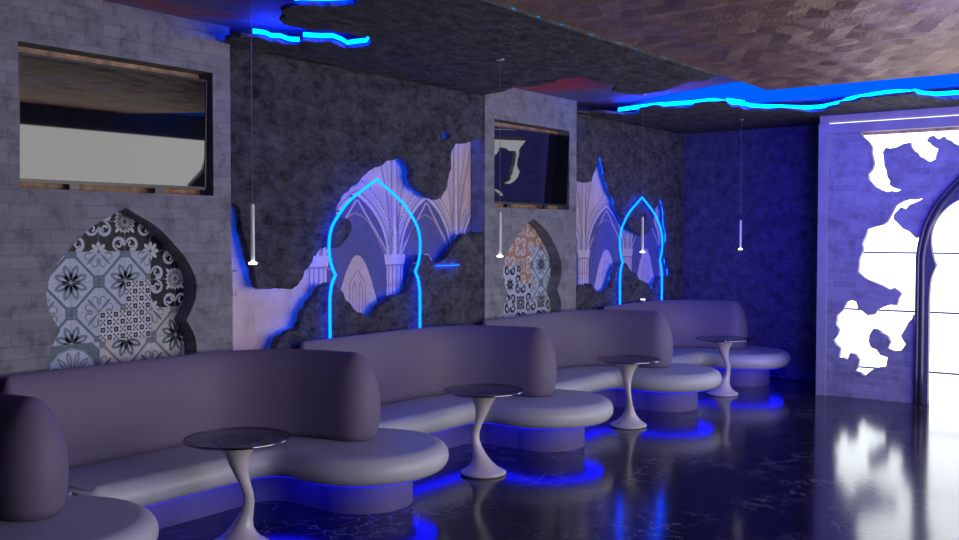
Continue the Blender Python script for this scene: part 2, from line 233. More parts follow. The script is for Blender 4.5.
def tag(o, label=None, cat=None, group=None, kind=None):
    if label: o['label'] = label
    if cat: o['category'] = cat
    if group: o['group'] = group
    if kind: o['kind'] = kind
    return o
def empty(name, loc, label, cat, group=None, rz=0):
    o = bpy.data.objects.new(name, None); o.empty_display_size = .1; C.objects.link(o); o.location = loc; o.rotation_euler = (0, 0, rz)
    return tag(o, label, cat, group)
def struct(o): o['kind'] = 'structure'; return o
def kids(o): return [c for c in bpy.data.objects if c.parent == o]
def copy_tree(o, parent=None):
    ch = kids(o); c = o.copy(); C.objects.link(c)
    if parent: c.parent = parent
    for k in ch: copy_tree(k, c)
    return c

def inside(p, poly):
    x, y = p; c = False; j = len(poly)-1
    for i in range(len(poly)):
        xi, yi = poly[i]; xj, yj = poly[j]
        if (yi > y) != (yj > y) and x < (xj-xi)*(y-yi)/(yj-yi)+xi: c = not c
        j = i
    return c
def jag(poly, amp, seg=.05, rnd=R, keep=None):
    """a broken edge: subdivide the outline and push the new points off it"""
    out = []
    for a, b in zip(poly, poly[1:]+poly[:1]):
        out.append(a); L = math.dist(a, b); n = int(L/seg)
        if keep and keep(a, b): continue
        for k in range(1, n+1):
            t = k/(n+1); nx, ny = -(b[1]-a[1])/L, (b[0]-a[0])/L; d = rnd.uniform(-amp, amp)
            out.append((a[0]+(b[0]-a[0])*t+nx*d, a[1]+(b[1]-a[1])*t+ny*d))
    return out
def plate(mb, outer, holes, to3, w0, w1, grid=0, relief=None, mi=0, rim=0):
    """a solid slab: 2D outline with openings, between depths w0 (front) and w1 (back)"""
    pts = []; edges = []
    for loop in [outer]+holes:
        i = len(pts); n = len(loop); pts += [Vector(p) for p in loop]; edges += [(i+k, i+(k+1) % n) for k in range(n)]
    if grid:
        xs = [p[0] for p in outer]; ys = [p[1] for p in outer]; x = min(xs)+grid/2; row = 0
        while x < max(xs):
            y = min(ys)+(grid/4 if row % 2 else grid*.75)
            while y < max(ys):
                p = (x+R.uniform(-.2, .2)*grid, y+R.uniform(-.2, .2)*grid)
                if inside(p, outer) and not any(inside(p, h) for h in holes): pts.append(Vector(p))
                y += grid
            x += grid*.87; row += 1
    vs, es, fs, _, _, _ = delaunay_2d_cdt(pts, edges, [], 0, 1e-5)
    keep = []
    for f in fs:
        c = (sum(vs[k][0] for k in f)/len(f), sum(vs[k][1] for k in f)/len(f))
        if inside(c, outer) and not any(inside(c, h) for h in holes): keep.append(f)
    cnt = {}
    for f in keep:
        for a, b in zip(f, f[1:]+f[:1]): cnt[(min(a, b), max(a, b))] = cnt.get((min(a, b), max(a, b)), 0)+1
    base = len(mb.v); n = len(vs)
    mb.v += [tuple(to3(v[0], v[1], w0+(relief(v[0], v[1]) if relief else 0))) for v in vs] + [tuple(to3(v[0], v[1], w1)) for v in vs]
    for f in keep:
        mb.f.append(tuple(base+k for k in f)); mb.m.append(mi); mb.sm.append(False)
        mb.f.append(tuple(base+n+k for k in reversed(f))); mb.m.append(mi); mb.sm.append(False)
        for a, b in zip(f, f[1:]+f[:1]):
            if cnt[(min(a, b), max(a, b))] == 1:
                mb.f.append((base+b, base+a, base+n+a, base+n+b)); mb.m.append(rim); mb.sm.append(False)
    return mb
to_yz = lambda u, v, w: (w, u, v)      # left wall: u = y, v = z, w = x
to_xz = lambda u, v, w: (u, w, v)      # back wall: u = x, v = z, w = y
to_xy = lambda u, v, w: (u, v, w)      # ceiling:   w = z
def mirror(half, c): return half + [(2*c-u, v) for u, v in reversed(half) if abs(u-c) > 1e-4]
def smooth_line(pts, n=4):
    out = []
    for k in range(len(pts)-1):
        p0, p1, p2, p3 = pts[max(k-1, 0)], pts[k], pts[k+1], pts[min(k+2, len(pts)-1)]
        for j in range(n):
            t = j/n
            out.append(tuple(.5*((2*b)+(-a+c)*t+(2*a-5*b+4*c-d)*t*t+(-a+3*b-3*c+d)*t**3) for a, b, c, d in zip(p0, p1, p2, p3)))
    return out+[tuple(pts[-1])]
def ribbon(mb, line, off, to3, w0, w1, mi=0, closed=False):
    """a standing strip that follows a 2D line at an offset"""
    P = []
    for k, p in enumerate(line):
        a = line[max(k-1, 0)]; b = line[min(k+1, len(line)-1)]; L = math.dist(a, b) or 1
        P.append((p[0]-(b[1]-a[1])/L*off, p[1]+(b[0]-a[0])/L*off))
    for a, b in zip(P, P[1:]):
        mb.face([to3(*a, w0), to3(*b, w0), to3(*b, w1), to3(*a, w1)], mi)

# ------------------------------------------------------------------ room shell
mb = MB(); mb.box((-5.6, -3, -.06), (3.2, 12.2, 0)); struct(mb.build('floor', M['marble']))
mb = MB(); mb.box((-5.6, -3, ZU), (3.2, 12.2, ZU+.08)); struct(mb.build('ceiling', M['fresco']))
mb = MB(); mb.box((-5.5, -3, 0), (XM-.012, YB+.1, ZU)); struct(mb.build('wall_left', M['dark']))
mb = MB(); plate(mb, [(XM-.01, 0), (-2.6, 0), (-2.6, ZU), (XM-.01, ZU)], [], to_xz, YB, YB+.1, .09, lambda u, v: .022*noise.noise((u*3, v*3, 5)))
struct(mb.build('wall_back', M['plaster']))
mb = MB(); mb.box((-5.5, -3.1, 0), (3.1, -3, ZU)); struct(mb.build('wall_rear', M['dark']))

# right wall, off to the right of the view: brick broken open on a long lit window
op = [(2.6, .02), (6, .02), (9.3, .02), (9.55, .5), (9.4, .8), (9.75, 1.0), (10.0, 1.35), (9.75, 1.6), (9.7, 1.9), (9.95, 2.15), (10.1, 2.62), (8, 2.62), (5, 2.62), (2.6, 2.62)]
mb = MB(); plate(mb, [(-3, 0), (YP, 0), (YP, ZU), (-3, ZU)], [op], to_yz, 3.0, 3.1); struct(mb.build('wall_right', M['brick']))
w = struct(MB().build('window_2', M['bar']))
mb = MB(); mb.box((3.16, 2.5, .0), (3.18, 10.25, 2.7)); mb.build('window_pane', M['panex'], w)
mb = MB(); mb.box((3.11, 2.5, 0), (3.15, 2.56, 2.7)); mb.build('window_bar', M['bar'], w)

# brick piers of the left wall with a television niche and a keel-arch niche
A1 = [(u-3.468, v) for u, v in A1R]                       # half outline of the niche arch, from the apex down
A1[0] = (0, A1[0][1]+.004)
arch_half = smooth_line(A1[:13], 3)[:-1] + smooth_line(A1[12:], 3) + [(A1[-1][0], .80)]
def pier(n, yc, y0, y1):
    ap = [(yc-u, v) for u, v in arch_half] + [(yc+u, v) for u, v in reversed(arch_half[1:])]
    tv = [(yc-.642, 1.905), (yc+.642, 1.905), (yc+.642, 2.69), (yc-.642, 2.69)]
    mb = MB(); plate(mb, [(y0, 0), (y1, 0), (y1, ZU), (y0, ZU)], [tv, ap], to_yz, XW, XM+.002)
    o = struct(mb.build('wall_pier', M['brick'])); tag(o, 'grey brick wall pier, %s' % n)
pier('the near one with the larger television', 3.468, 2.69, 4.25)
pier('the far one with the smaller television', 7.848, 7.062, 8.63)

# ------------------------------------------------------------------ rock cladding, painted walls and the strips behind their edges
def rel(u, v): return .014*noise.noise((u*4, v*4, 1)) + .010*noise.noise((u*11, v*11, 3)) - .012
def cladding(name, outline, holes, label, y0, y1, edge=None):
    border = lambda a, b: (abs(a[0]-b[0]) < .02 and (min(a[0], b[0]) <= y0+.02 or max(a[0], b[0]) >= y1-.02)) or min(a[1], b[1]) > ZC-.03 or max(a[1], b[1]) < .1
    ol = jag(outline, .010, .045, keep=border)
    mb = MB(); plate(mb, ol, holes, to_yz, XW, XW-.072, .055, rel)
    o = mb.build(name, M['rock']); tag(o, label, 'rock panel', 'rock cladding panels on the left wall')
    if edge:
        mb = MB()
        for e, off in edge: ribbon(mb, e, off, to_yz, XW-.080, XW-.108)
        mb.build('light_strip', M['rockled'], o)
    return o
def clip(line, y0, y1): return [(min(max(u, y0), y1), v) for u, v in line]
s0, s1 = 4.252, 7.060
U1c, L1c = clip(U1, s0, s1), clip(L1, s0, s1)
cladding('rock_panel', [(s0, ZC-.002)] + U1c + [(s1, ZC-.002)], [BIT], 'dark rock cladding hanging from the ceiling above the near cyan arch, over the painted vault', s0, s1, [(U1c, .058), (BIT+BIT[:1], -.05)])
cladding('rock_panel', L1c + [(s1, .02), (L1c[0][0], .02)], [], 'low dark rock cladding around the foot of the near cyan arch', s0, s1, [(L1c, -.058)])
s0, s1 = 8.632, YB-.03
mb = MB(); plate(mb, [(-1.0, .02), (2.686, .02), (2.686, ZC), (-1.0, ZC)], [], to_yz, XW, XW-.072, .09, rel)
tag(mb.build('rock_panel', M['rock']), 'plain dark rock cladding left of the near brick pier', 'rock panel', 'rock cladding panels on the left wall')
U2c, L2c = clip(U2, s0, s1), clip(L2, s0, s1)
cladding('rock_panel', [(s0, ZC-.002)] + U2c + [(s1, 1.169), (s1, ZC-.002)], [], 'dark rock cladding above the far cyan arch, running into the back corner', s0, s1, [(U2c, .058)])
cladding('rock_panel', L2c + [(s1, 1.163), (s1, .02), (s0, .02)], [], 'low dark rock cladding at the foot of the far cyan arch', s0, s1, [(L2c, -.058)])

def mural(y0, y1, cols, label, skip=0):
    mats = ['mural', 'p_blue', 'p_light', 'p_rib', 'p_brown', 'p_gable', 'p_star', 'p_shade']; I = {k: i for i, k in enumerate(mats)}
    mb = MB(); mb.box((XM-.01, y0, .5), (XM, y1, ZC), 0)
    def poly(pts, k, L): mb.face([(XM+.0006*L, min(max(u, y0), y1), v) for u, v in pts], I[k])
    def strip(line, d0, d1, k, L):
        for a, b in zip(line, line[1:]):
            l = math.dist(a, b); nx, nz = -(b[1]-a[1])/l, (b[0]-a[0])/l
            poly([(a[0]+nx*d0, a[1]+nz*d0), (b[0]+nx*d0, b[1]+nz*d0), (b[0]+nx*d1, b[1]+nz*d1), (a[0]+nx*d1, a[1]+nz*d1)], k, L)
    for a, b in list(zip(cols, cols[1:]))[skip:]:
        W = b-a; mid = (a+b)/2; SP = 1.46; k = .62/(.866*W); inset = .085
        left = []; 
        for j in range(13):
            t = j/12*PI/3; left.append((b-W*math.cos(t), SP+W*math.sin(t)*k))
        right = [(a+b-u, v) for u, v in left]
        sc = lambda q, f: [(mid+(u-mid)*f, SP+(v-SP)*f) for u, v in q]
        # blue vault under the arch, stars on it, a pale gable with a lancet window below
        inL, inR = sc(left, .80), sc(right, .80)
        for (p, q), (r_, s_) in zip(zip(inL, inL[1:]), zip(inR, inR[1:])): poly([p, q, s_, r_], 'p_blue', 1)
        poly([(inL[0][0], SP), (inR[0][0], SP), (inR[0][0], 1.0), (inL[0][0], 1.0)], 'p_blue', 1)
        rr = random.Random(int(a*100))
        for _ in range(60):
            u = rr.uniform(inL[0][0], inR[0][0]); v = rr.uniform(1.1, 1.95)
            if abs(u-mid) < .40*W*(1-max(0, v-SP)/.56)*.9: s_ = .004; poly([(u-s_, v), (u, v-s_), (u+s_, v), (u, v+s_)], 'p_star', 2)
        gL = [(mid-.30*W+.30*W*(j/8), 1.02+.48*math.sin(j/8*PI/2)) for j in range(9)]; gR = [(2*mid-u, v) for u, v in gL]
        for (p, q), (r_, s_) in zip(zip(gL, gL[1:]), zip(gR, gR[1:])): poly([p, q, s_, r_], 'p_gable', 3)
        poly([(gL[0][0], .6), (gR[0][0], .6), (gR[0][0], 1.02), (gL[0][0], 1.02)], 'p_gable', 3)
        for d in (-.035, .035):
            poly([(mid+d-.022, 1.0), (mid+d+.022, 1.0), (mid+d+.022, 1.26), (mid+d, 1.31), (mid+d-.022, 1.26)], 'p_shade', 4)
            poly([(mid+d-.012, 1.0), (mid+d+.012, 1.0), (mid+d+.012, 1.25), (mid+d, 1.285), (mid+d-.012, 1.25)], 'p_gable', 5)
        strip([(mid-.08, 1.0), (mid-.08, 1.28), (mid, 1.38), (mid+.08, 1.28), (mid+.08, 1.0)], 0, .012, 'p_shade', 4)
        # ribs
        for f, w_, kk in ((.80, .030, 'p_light'), (.86, .016, 'p_shade'), (.90, .034, 'p_rib'), (.985, .022, 'p_light')):
            strip(sc(left, f), 0, w_, kk, 4); strip(sc(right, f), 0, -w_, kk, 4)
        for q in (sc(left, 1.03), sc(right, 1.03)):                      # dog-tooth line along the rib
            for p, r_ in zip(q, q[1:]):
                for t in (.15, .65):
                    u = p[0]+(r_[0]-p[0])*t; v = p[1]+(r_[1]-p[1])*t; poly([(u-.011, v-.009), (u+.011, v-.009), (u, v+.014)], 'p_brown', 5)
        for sgn in (-1, 1):                                               # inner crossing ribs of the vault
            q = [(mid+sgn*(.40*W)*(1-t)-sgn*.02*W*math.sin(t*PI), SP+.02+.44*t**.8) for t in [j/8 for j in range(9)]]
            strip(q, 0, sgn*-.018, 'p_rib', 3)
            q = [(mid+sgn*.40*W*(1-t), SP+.30*math.sin(t*PI/2)*1.2) for t in [j/8 for j in range(9)]]
            strip(q, 0, .012, 'p_shade', 3)
    for c in cols:
        poly([(c-.10, .5), (c+.10, .5), (c+.10, 1.42), (c-.10, 1.42)], 'p_light', 6)
        for d in (-.075, -.03, .02, .07): poly([(c+d-.008, .5), (c+d+.008, .5), (c+d+.008, 1.42), (c+d-.008, 1.42)], 'p_shade', 7)
        poly([(c-.115, 1.42), (c+.115, 1.42), (c+.13, 1.50), (c-.13, 1.50)], 'p_light', 7); poly([(c-.115, 1.405), (c+.115, 1.405), (c+.115, 1.42), (c-.115, 1.42)], 'p_shade', 8)
        for j in range(9): u = c-.10+.025*j; poly([(u-.006, 1.24), (u+.006, 1.24), (u+.003, 1.30)], 'p_brown', 8)
        for d in (-.10, -.06, .06, .10):                                  # ribs fanning up from the capital
            strip([(c+d*.5, 1.5), (c+d*.55, 1.75), (c+d*.9, 2.0), (c+d*1.7, 2.25), (c+d*2.6, 2.45)], 0, .012, 'p_rib' if abs(d) < .08 else 'p_shade', 6)
        poly([(c-.02, 1.5), (c+.02, 1.5), (c+.012, 2.6), (c-.012, 2.6)], 'p_light', 6)
        for d in (-.035, .03): poly([(c+d-.004, 1.5), (c+d+.004, 1.5), (c+d+.004, 2.6), (c+d-.004, 2.6)], 'p_shade', 6)
    o = mb.build('wall_mural', [M[k] for k in mats]); tag(o, label, 'mural', 'painted gothic vault murals')
mural(4.252, 7.058, [4.30, 5.16, 6.03, 6.84, 7.65], 'faded pink and blue mural of gothic vaults behind the near cyan arch', 1)
mural(8.634, YB-.04, [8.0, 9.03, 10.0, 10.9, 11.8], 'faded pink and blue mural of gothic vaults behind the far cyan arch')

# neon arches standing on the wall face
N = [(u-5.623, v) for u, v in N1R]; N[0] = (0, N[0][1]+.004)
n_half = smooth_line(N[:9], 4)[:-1] + smooth_line(N[8:], 3) + [(N[-1][0], .45)]
def neon(yc, label):
    e = empty('neon_arch', (XW+.02, yc, .45), label, 'neon light', 'blue neon arches on the left wall')
    line = [(-u, v) for u, v in reversed(n_half)] + list(n_half[1:])
    mb = MB(); mb.tube([(.012, u, v-.45) for u, v in line], .0100, 10); mb.build('neon_tube', M['neon'], e)
    for k in (16, 34, len(line)//2-6, len(line)//2+8, len(line)-18):
        u, v = line[k]; mb = MB(); mb.box((-.035, u-.006, v-.45-.006), (.002, u+.006, v-.45+.006)); mb.build('wall_clip', M['chrome'], e)
neon(5.623, 'cyan-blue neon tube arch on the rock wall between the two televisions')
neon(10.005, 'cyan-blue neon tube arch on the rock wall nearest the back corner')
(u0, v0), (u1, v1) = LEDS
mb = MB(); mb.box((XW-.05, u0, v0-.006), (XW+.004, u1, v1+.004)); tag(mb.build('light_bar', M['neon']), 'short cyan light bar on the rock right of the near neon arch', 'light bar')

# ------------------------------------------------------------------ televisions
def tv(yc, label, yaw=0, tilt=2.0):
    e = empty('television', (-5.214, yc, 1.942), label, 'television', 'wall televisions in the brick piers'); e.rotation_euler = (0, math.radians(tilt), math.radians(yaw))
    H, W = .700, .616
    mb = MB(); mb.box((-.03, -W, 0), (0, W, H)); mb.build('body', M['bezel'], e, .004)
    mb = MB(); mb.box((.0, -W+.012, .020), (.004, W-.012, H-.012)); mb.build('screen', M['screen'], e)
    mb = MB()
    for a, b in (((0, -W, 0), (.008, W, .018)), ((0, -W, H-.01), (.008, W, H)), ((0, -W, 0), (.008, -W+.01, H)), ((0, W-.01, 0), (.008, W, H))): mb.box(a, b)
    mb.build('bezel', M['bezel'], e)
    for s in (-.28, .28):
        mb = MB(); mb.box((-.03, s-.03, -.036), (-.004, s+.03, .002)); mb.build('bracket', M['bezel'], e)
    t = MB(); t.box((XM+.003, yc-.66, 1.89), (XM+.012, yc+.66, 2.72)); struct(t.build('trim_board', M['wood']))
tv(3.468, 'large black flat television in the near brick pier, reflecting a pale window', -1.2)
tv(7.848, 'black flat television in the far brick pier, beyond the near cyan arch', -4.2, 2.8)

# ------------------------------------------------------------------ tiled niche backs
def tile_panel(yc, gy, gz, lay, label):
    mats = ['t_grout', 't_pale', 't_blue', 't_navy', 't_white', 't_grey', 't_cream', 't_black', 't_rust', 't_steel']; I = {k: i for i, k in enumerate(mats)}
    X0 = -5.278; S = .178; mb = MB(); mb.box((X0-.012, yc-.53, .80), (X0, yc+.53, 1.85), 0)
    def poly(o, pts, k, L):
        q = [(o[0]+S*min(max(u, .008), .992), o[1]+S*min(max(v, .008), .992)) for u, v in pts]
        q = [(min(max(u, yc-.529), yc+.529), min(max(v, .801), 1.849)) for u, v in q]
        mb.face([(X0+.0007*L, u, v) for u, v in q], I[k])
    def petal(o, c, a, r0, r1, w, k, L):
        d = (math.cos(a), math.sin(a)); n = (-d[1], d[0]); pts = []
        for t, ww in ((0, .25), (.35, .8), (.65, 1), (.9, .5), (1, 0), (.9, -.5), (.65, -1), (.35, -.8), (0, -.25)):
            r = r0+(r1-r0)*t; pts.append((c[0]+d[0]*r+n[0]*w*ww, c[1]+d[1]*r+n[1]*w*ww))
        poly(o, pts, k, L)
    def arc(o, c, r, w, a0, a1, k, L, n=10):
        for j in range(n):
            b0 = a0+(a1-a0)*j/n; b1 = a0+(a1-a0)*(j+1)/n; f = lambda b, rr: (c[0]+rr*math.cos(b), c[1]+rr*math.sin(b))
            ww = w*(1-.6*j/n)
            poly(o, [f(b0, r-ww), f(b1, r-ww), f(b1, r+ww), f(b0, r+ww)], k, L)
    def quad(o, c, s, a, k, L): poly(o, [(c[0]+s*math.cos(a+PI/2*j), c[1]+s*math.sin(a+PI/2*j)) for j in range(4)], k, L)
    def octo(o, i, j, base, band, ink):
        poly(o, [(0, 0), (1, 0), (1, 1), (0, 1)], base, 1)
        sq = [(a, b) for a in (0, 1) for b in (0, 1) if (i+a+j+b) % 2]; mo = [(a, b) for a in (0, 1) for b in (0, 1) if (i+a+j+b) % 2 == 0]
        (a, b), (c, d) = sq; w = .10
        nx, ny = (d-b)*.7071, -(c-a)*.7071
        poly(o, [(a+nx*w, b+ny*w), (c+nx*w, d+ny*w), (c-nx*w, d-ny*w), (a-nx*w, b-ny*w)], band, 2)
        poly(o, [(a+nx*.02, b+ny*.02), (c+nx*.02, d+ny*.02), (c-nx*.02, d-ny*.02), (a-nx*.02, b-ny*.02)], 't_grey', 3)
        for p in sq: quad(o, p, .30, PI/4, band, 4); quad(o, p, .22, PI/4, 't_grey', 5); quad(o, p, .16, 0, band, 6)
        for p in mo:
            b0 = math.atan2(.5-p[1], .5-p[0])
            if (j+p[1]) % 2 == 0:
                for t in (-PI/8*1.0-.0, PI/8): petal(o, p, b0+t, .06, .62, .13, ink, 3); petal(o, p, b0+t, .2, .5, .035, base, 4)
                for t in (-PI/4, 0, PI/4): petal(o, p, b0+t, .05, .38, .06, ink, 3)
            else:
                petal(o, p, b0, .1, .62, .06, ink, 3)
                for s in (-1, 1):
                    arc(o, (p[0]+.42*math.cos(b0+s*.42), p[1]+.42*math.sin(b0+s*.42)), .11, .03, b0+PI, b0+PI-s*4.2, ink, 3)
                    arc(o, (p[0]+.2*math.cos(b0+s*.7), p[1]+.2*math.sin(b0+s*.7)), .08, .025, b0, b0+s*3.8, ink, 3)
                quad(o, p, .1, 0, ink, 3)
    def damask(o, i, j, base, ink, ink2):
        poly(o, [(0, 0), (1, 0), (1, 1), (0, 1)], base, 1)
        p = ((i) % 2, (j) % 2); q = (1-p[0], 1-p[1]); b0 = math.atan2(.5-p[1], .5-p[0])
        for t in (-PI/4, -PI/8, 0, PI/8, PI/4): petal(o, p, b0+t, .08, .52 if abs(t) < .1 else .40, .07, ink, 2); petal(o, p, b0+t, .14, .34, .02, base, 3)
        for t in (-PI/4, 0, PI/4): petal(o, q, b0+PI+t, .05, .34, .075, ink, 2)
        for s, c in ((1, (1-p[0], p[1])), (-1, (p[0], 1-p[1]))):
            d = math.atan2(.5-c[1], .5-c[0]); cc = (c[0]+.34*math.cos(d), c[1]+.34*math.sin(d))
            arc(o, cc, .20, .075, d-2.6, d+2.2, ink2, 2, 14); arc(o, cc, .09, .04, d+1, d+5.2, ink, 3)
            petal(o, cc, d+PI*.75, .2, .42, .05, ink, 2); petal(o, cc, d-PI*.75, .2, .42, .05, ink, 2)
    def lattice(o, base, ink):
        poly(o, [(0, 0), (1, 0), (1, 1), (0, 1)], base, 1); n = 4
        for a in range(n):
            for b in range(n):
                c = ((a+.5)/n, (b+.5)/n)
                if (a+b) % 2: quad(o, c, .115, PI/4, ink, 2); quad(o, c, .035, 0, base, 3)
                else:
                    quad(o, c, .05, 0, 't_grey', 2)
                    for t in range(4): petal(o, c, t*PI/2+PI/4, .05, .15, .028, ink, 2)
    def rosette(o, c, base, band, ink):
        poly(o, [(0, 0), (1, 0), (1, 1), (0, 1)], base, 1)
        for j in range(12):
            a = 2*PI*j/12
            f = lambda r, a: (c[0]+r*math.cos(a), c[1]+r*math.sin(a))
            poly(o, [f(.88, a), f(.88, a+.53), f(1.5, a+.53), f(1.5, a)], band, 2)
            petal(o, c, a+.2, .12, .8, .09, ink, 2); petal(o, c, a+.2, .3, .7, .03, base, 3)
        arc(o, c, .84, .02, 0, 2*PI, ink, 3, 24)
    for j in range(-4, 3):
        for i in range(-4, 4):
            u = gy+S*i; v = gz+S*(j-1)
            if u > yc+.5 or u+S < yc-.5 or v > 1.83 or v+S < .82: continue
            k = lay(i, j); o = (u, v)
            if k == 'oct': octo(o, i, j, 't_pale', 't_blue', 't_steel')
            elif k == 'cream': octo(o, i, j, 't_cream', 't_grey', 't_blue')
            elif k == 'damp': damask(o, i, j, 't_pale', 't_navy', 't_navy')
            elif k == 'dam': damask(o, i, j, 't_navy', 't_white', 't_pale')
            elif k == 'rust': damask(o, i, j, 't_rust', 't_cream', 't_white'); lat = [quad(o, (.5, .5), .09, 0, 't_rust', 5)]
            elif k == 'lat': lattice(o, 't_white', 't_black')
            elif k == 'ros': rosette(o, (0 if i == -2 else 1, 0), 't_pale', 't_blue', 't_steel')
    o = mb.build('tile_panel', [M[k] for k in mats]); tag(o, label, 'tile panel', 'patterned tile panels in the arched niches')
def lay1(i, j):                     # i = 0 starts at y 3.545, j = 0 ends at z 1.556
    if j >= 1: return 'dam'
    if i >= 1: return 'dam' if j >= -1 else 'cream'
    if i == 0 and j == -1: return 'lat'
    if j == -2 and i in (-1, 0): return 'lat'
    if j <= -3: return 'ros' if i <= -2 else 'cream'
    return 'oct'
tile_panel(3.468, 3.545, 1.556, lay1, 'arched panel of blue, white and black patterned tiles under the near television')
def lay2(i, j):
    if j >= 1: return 'rust' if i >= -1 else 'oct'
    if j == 0: return 'rust' if i < 1 else 'oct'
    if i >= 1 and j >= -2: return 'oct'
    if i == 0 and j >= -1: return 'rust'
    return 'damp'
tile_panel(7.848, 7.816, 1.545, lay2, 'arched panel of rust, blue and black patterned tiles under the far television')

# ------------------------------------------------------------------ booth sofas
PC = Vector((-4.20, 4.49)); RB = .525; XB = XW+.012
def arcpts(c, r, a0, a1, n): return [(c[0]+r*math.cos(a0+(a1-a0)*k/n), c[1]+r*math.sin(a0+(a1-a0)*k/n)) for k in range(n+1)]
def outline(front, r, gap0, neck, rf, PER):
    """plan of one booth: along the wall, a concave turn, then the rounded peninsula"""
    cy = PC.y; yprev = cy-PER; ys = yprev+gap0
    near = cy-r*.97
    P = [(XB, ys), (front, ys)]; W = [0, 0]
    n = 14
    for k in range(1, n+1): P.append((front, ys+(near-rf-ys)*k/n)); W.append(1)
    for q in arcpts((front+rf, near-rf), rf, PI, PI/2, 10)[1:]: P.append(q); W.append(1)
    for q in arcpts(PC, r, rad(-104), rad(180)-math.asin(neck/r), 44): P.append(q); W.append(1)
    P.append((P[-1][0]-.03, cy+neck)); W.append(0); P.append((XB, cy+neck)); W.append(0)
    return P, W
def normals(P):
    N = []
    for k, p in enumerate(P):
        a = P[k-1]; b = P[(k+1) % len(P)]; d = Vector((b[0]-a[0], b[1]-a[1])).normalized(); N.append((d.y, -d.x))
    return N
def make_sofa(label, PER):
    org = Vector((XB, PC.y-2.06+.4, 0)); e = empty('booth_sofa', org, label, 'sofa', 'curved booth sofas along the left wall')
    L = lambda p, z: (p[0]-org.x, p[1]-org.y, z)
    # plinth
    P, W = outline(-4.72, .30, .42, .24, .16, PER)
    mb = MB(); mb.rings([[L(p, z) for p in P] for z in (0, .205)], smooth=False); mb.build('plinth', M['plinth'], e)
    # seat pad with a bullnose edge
    P, W = outline(-4.475, RB, .412, .40, .10, PER); N = normals(P); rg = []
    for k in range(13):
        a = -PI/2+PI*k/12; d = .085*(1-math.cos(a)); z = .287+.083*math.sin(a)
        rg.append([L((p[0]-n[0]*d*w, p[1]-n[1]*d*w), z) for p, n, w in zip(P, N, W)])
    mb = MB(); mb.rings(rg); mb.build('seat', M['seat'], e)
    # blue strip under the overhang
    rows = []
    for a, d in ((-90, .20), (-90, .085), (-85, None), (-80, None)):
        dd = d if d else .085*(1-math.cos(rad(a))); z = .287+.083*math.sin(rad(a))-.0015
        rows.append([L((p[0]-n[0]*dd, p[1]-n[1]*dd), z) for p, n in zip(P, N)])
    mb = MB()
    for A_, B_ in zip(rows, rows[1:]):
        for k in range(2, len(P)-5): mb.face([A_[k], A_[k+1], B_[k+1], B_[k]])
    mb.build('light_strip', M['under'], e)
    # backrest: an egg-shaped section swept along the wall and out to the peninsula
    path = [(-5.060, PC.y-PER+.31), (-5.062, 3.2), (-5.06, 3.85), (-5.02, 4.12), (-4.92, 4.31), (-4.76, 4.44), (-4.56, 4.51), (-4.33, 4.545)]
    path = smooth_line(path, 6); n = len(path); prof = [(.371, .78), (.42, .90), (.50, .98), (.57, 1.0), (.65, .97), (.73, .87), (.795, .73), (.85, .54), (.888, .35), (.909, .16)]
    loops = []
    def wd(k):
        t = min(1, max(0, (path[k][1]-3.85)/.6)); t = t*t*(3-2*t)
        return .070+.092*t
    seq = []
    for k in range(n):
        a, b = path[max(k-1, 0)], path[min(k+1, n-1)]; d = Vector((b[0]-a[0], b[1]-a[1])).normalized(); seq.append((path[k], d, wd(k)))
    ring = [(p, Vector((d.y, -d.x)), w_) for p, d, w_ in seq]
    p, d, w_ = seq[-1]
    for j in range(1, 12): a = PI/2-PI*j/12; nv = Vector((d.y, -d.x)); ring.append((p, nv*math.sin(a)+d*math.cos(a), w_))
    ring += [(p, Vector((-d.y, d.x)), w_) for p, d, w_ in reversed(seq)]
    p, d, w_ = seq[0]
    for j in range(1, 10): a = PI/2-PI*j/10; nv = Vector((-d.y, d.x)); ring.append((p, nv*math.sin(a)-d*math.cos(a), w_))
    rg = [[L((p[0]+nv.x*w_*h, p[1]+nv.y*w_*h), z) for p, nv, w_ in ring] for z, h in prof]
    rg.append([L((p[0]+nv.x*.002, p[1]+nv.y*.002), .915) for p, nv, w_ in ring])
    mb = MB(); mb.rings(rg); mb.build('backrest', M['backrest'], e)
    return e
SL = ['curved lilac booth sofa at the left edge of the room, nearest the viewer',
      'curved lilac booth sofa under the near television, wrapping the nearest table',
      'curved lilac booth sofa below the near cyan arch',
      'curved lilac booth sofa under the far television',
      'curved lilac booth sofa in the back corner below the far cyan arch']
s = make_sofa(SL[1], 2.10); base = s.location.copy()
for k, dy in ((0, -2.14), (2, 2.10), (3, 4.24)):
    c = copy_tree(s); c.location = base+Vector((0, dy, 0)); c['label'] = SL[k]
make_sofa(SL[4], 1.92).location.y += 6.17

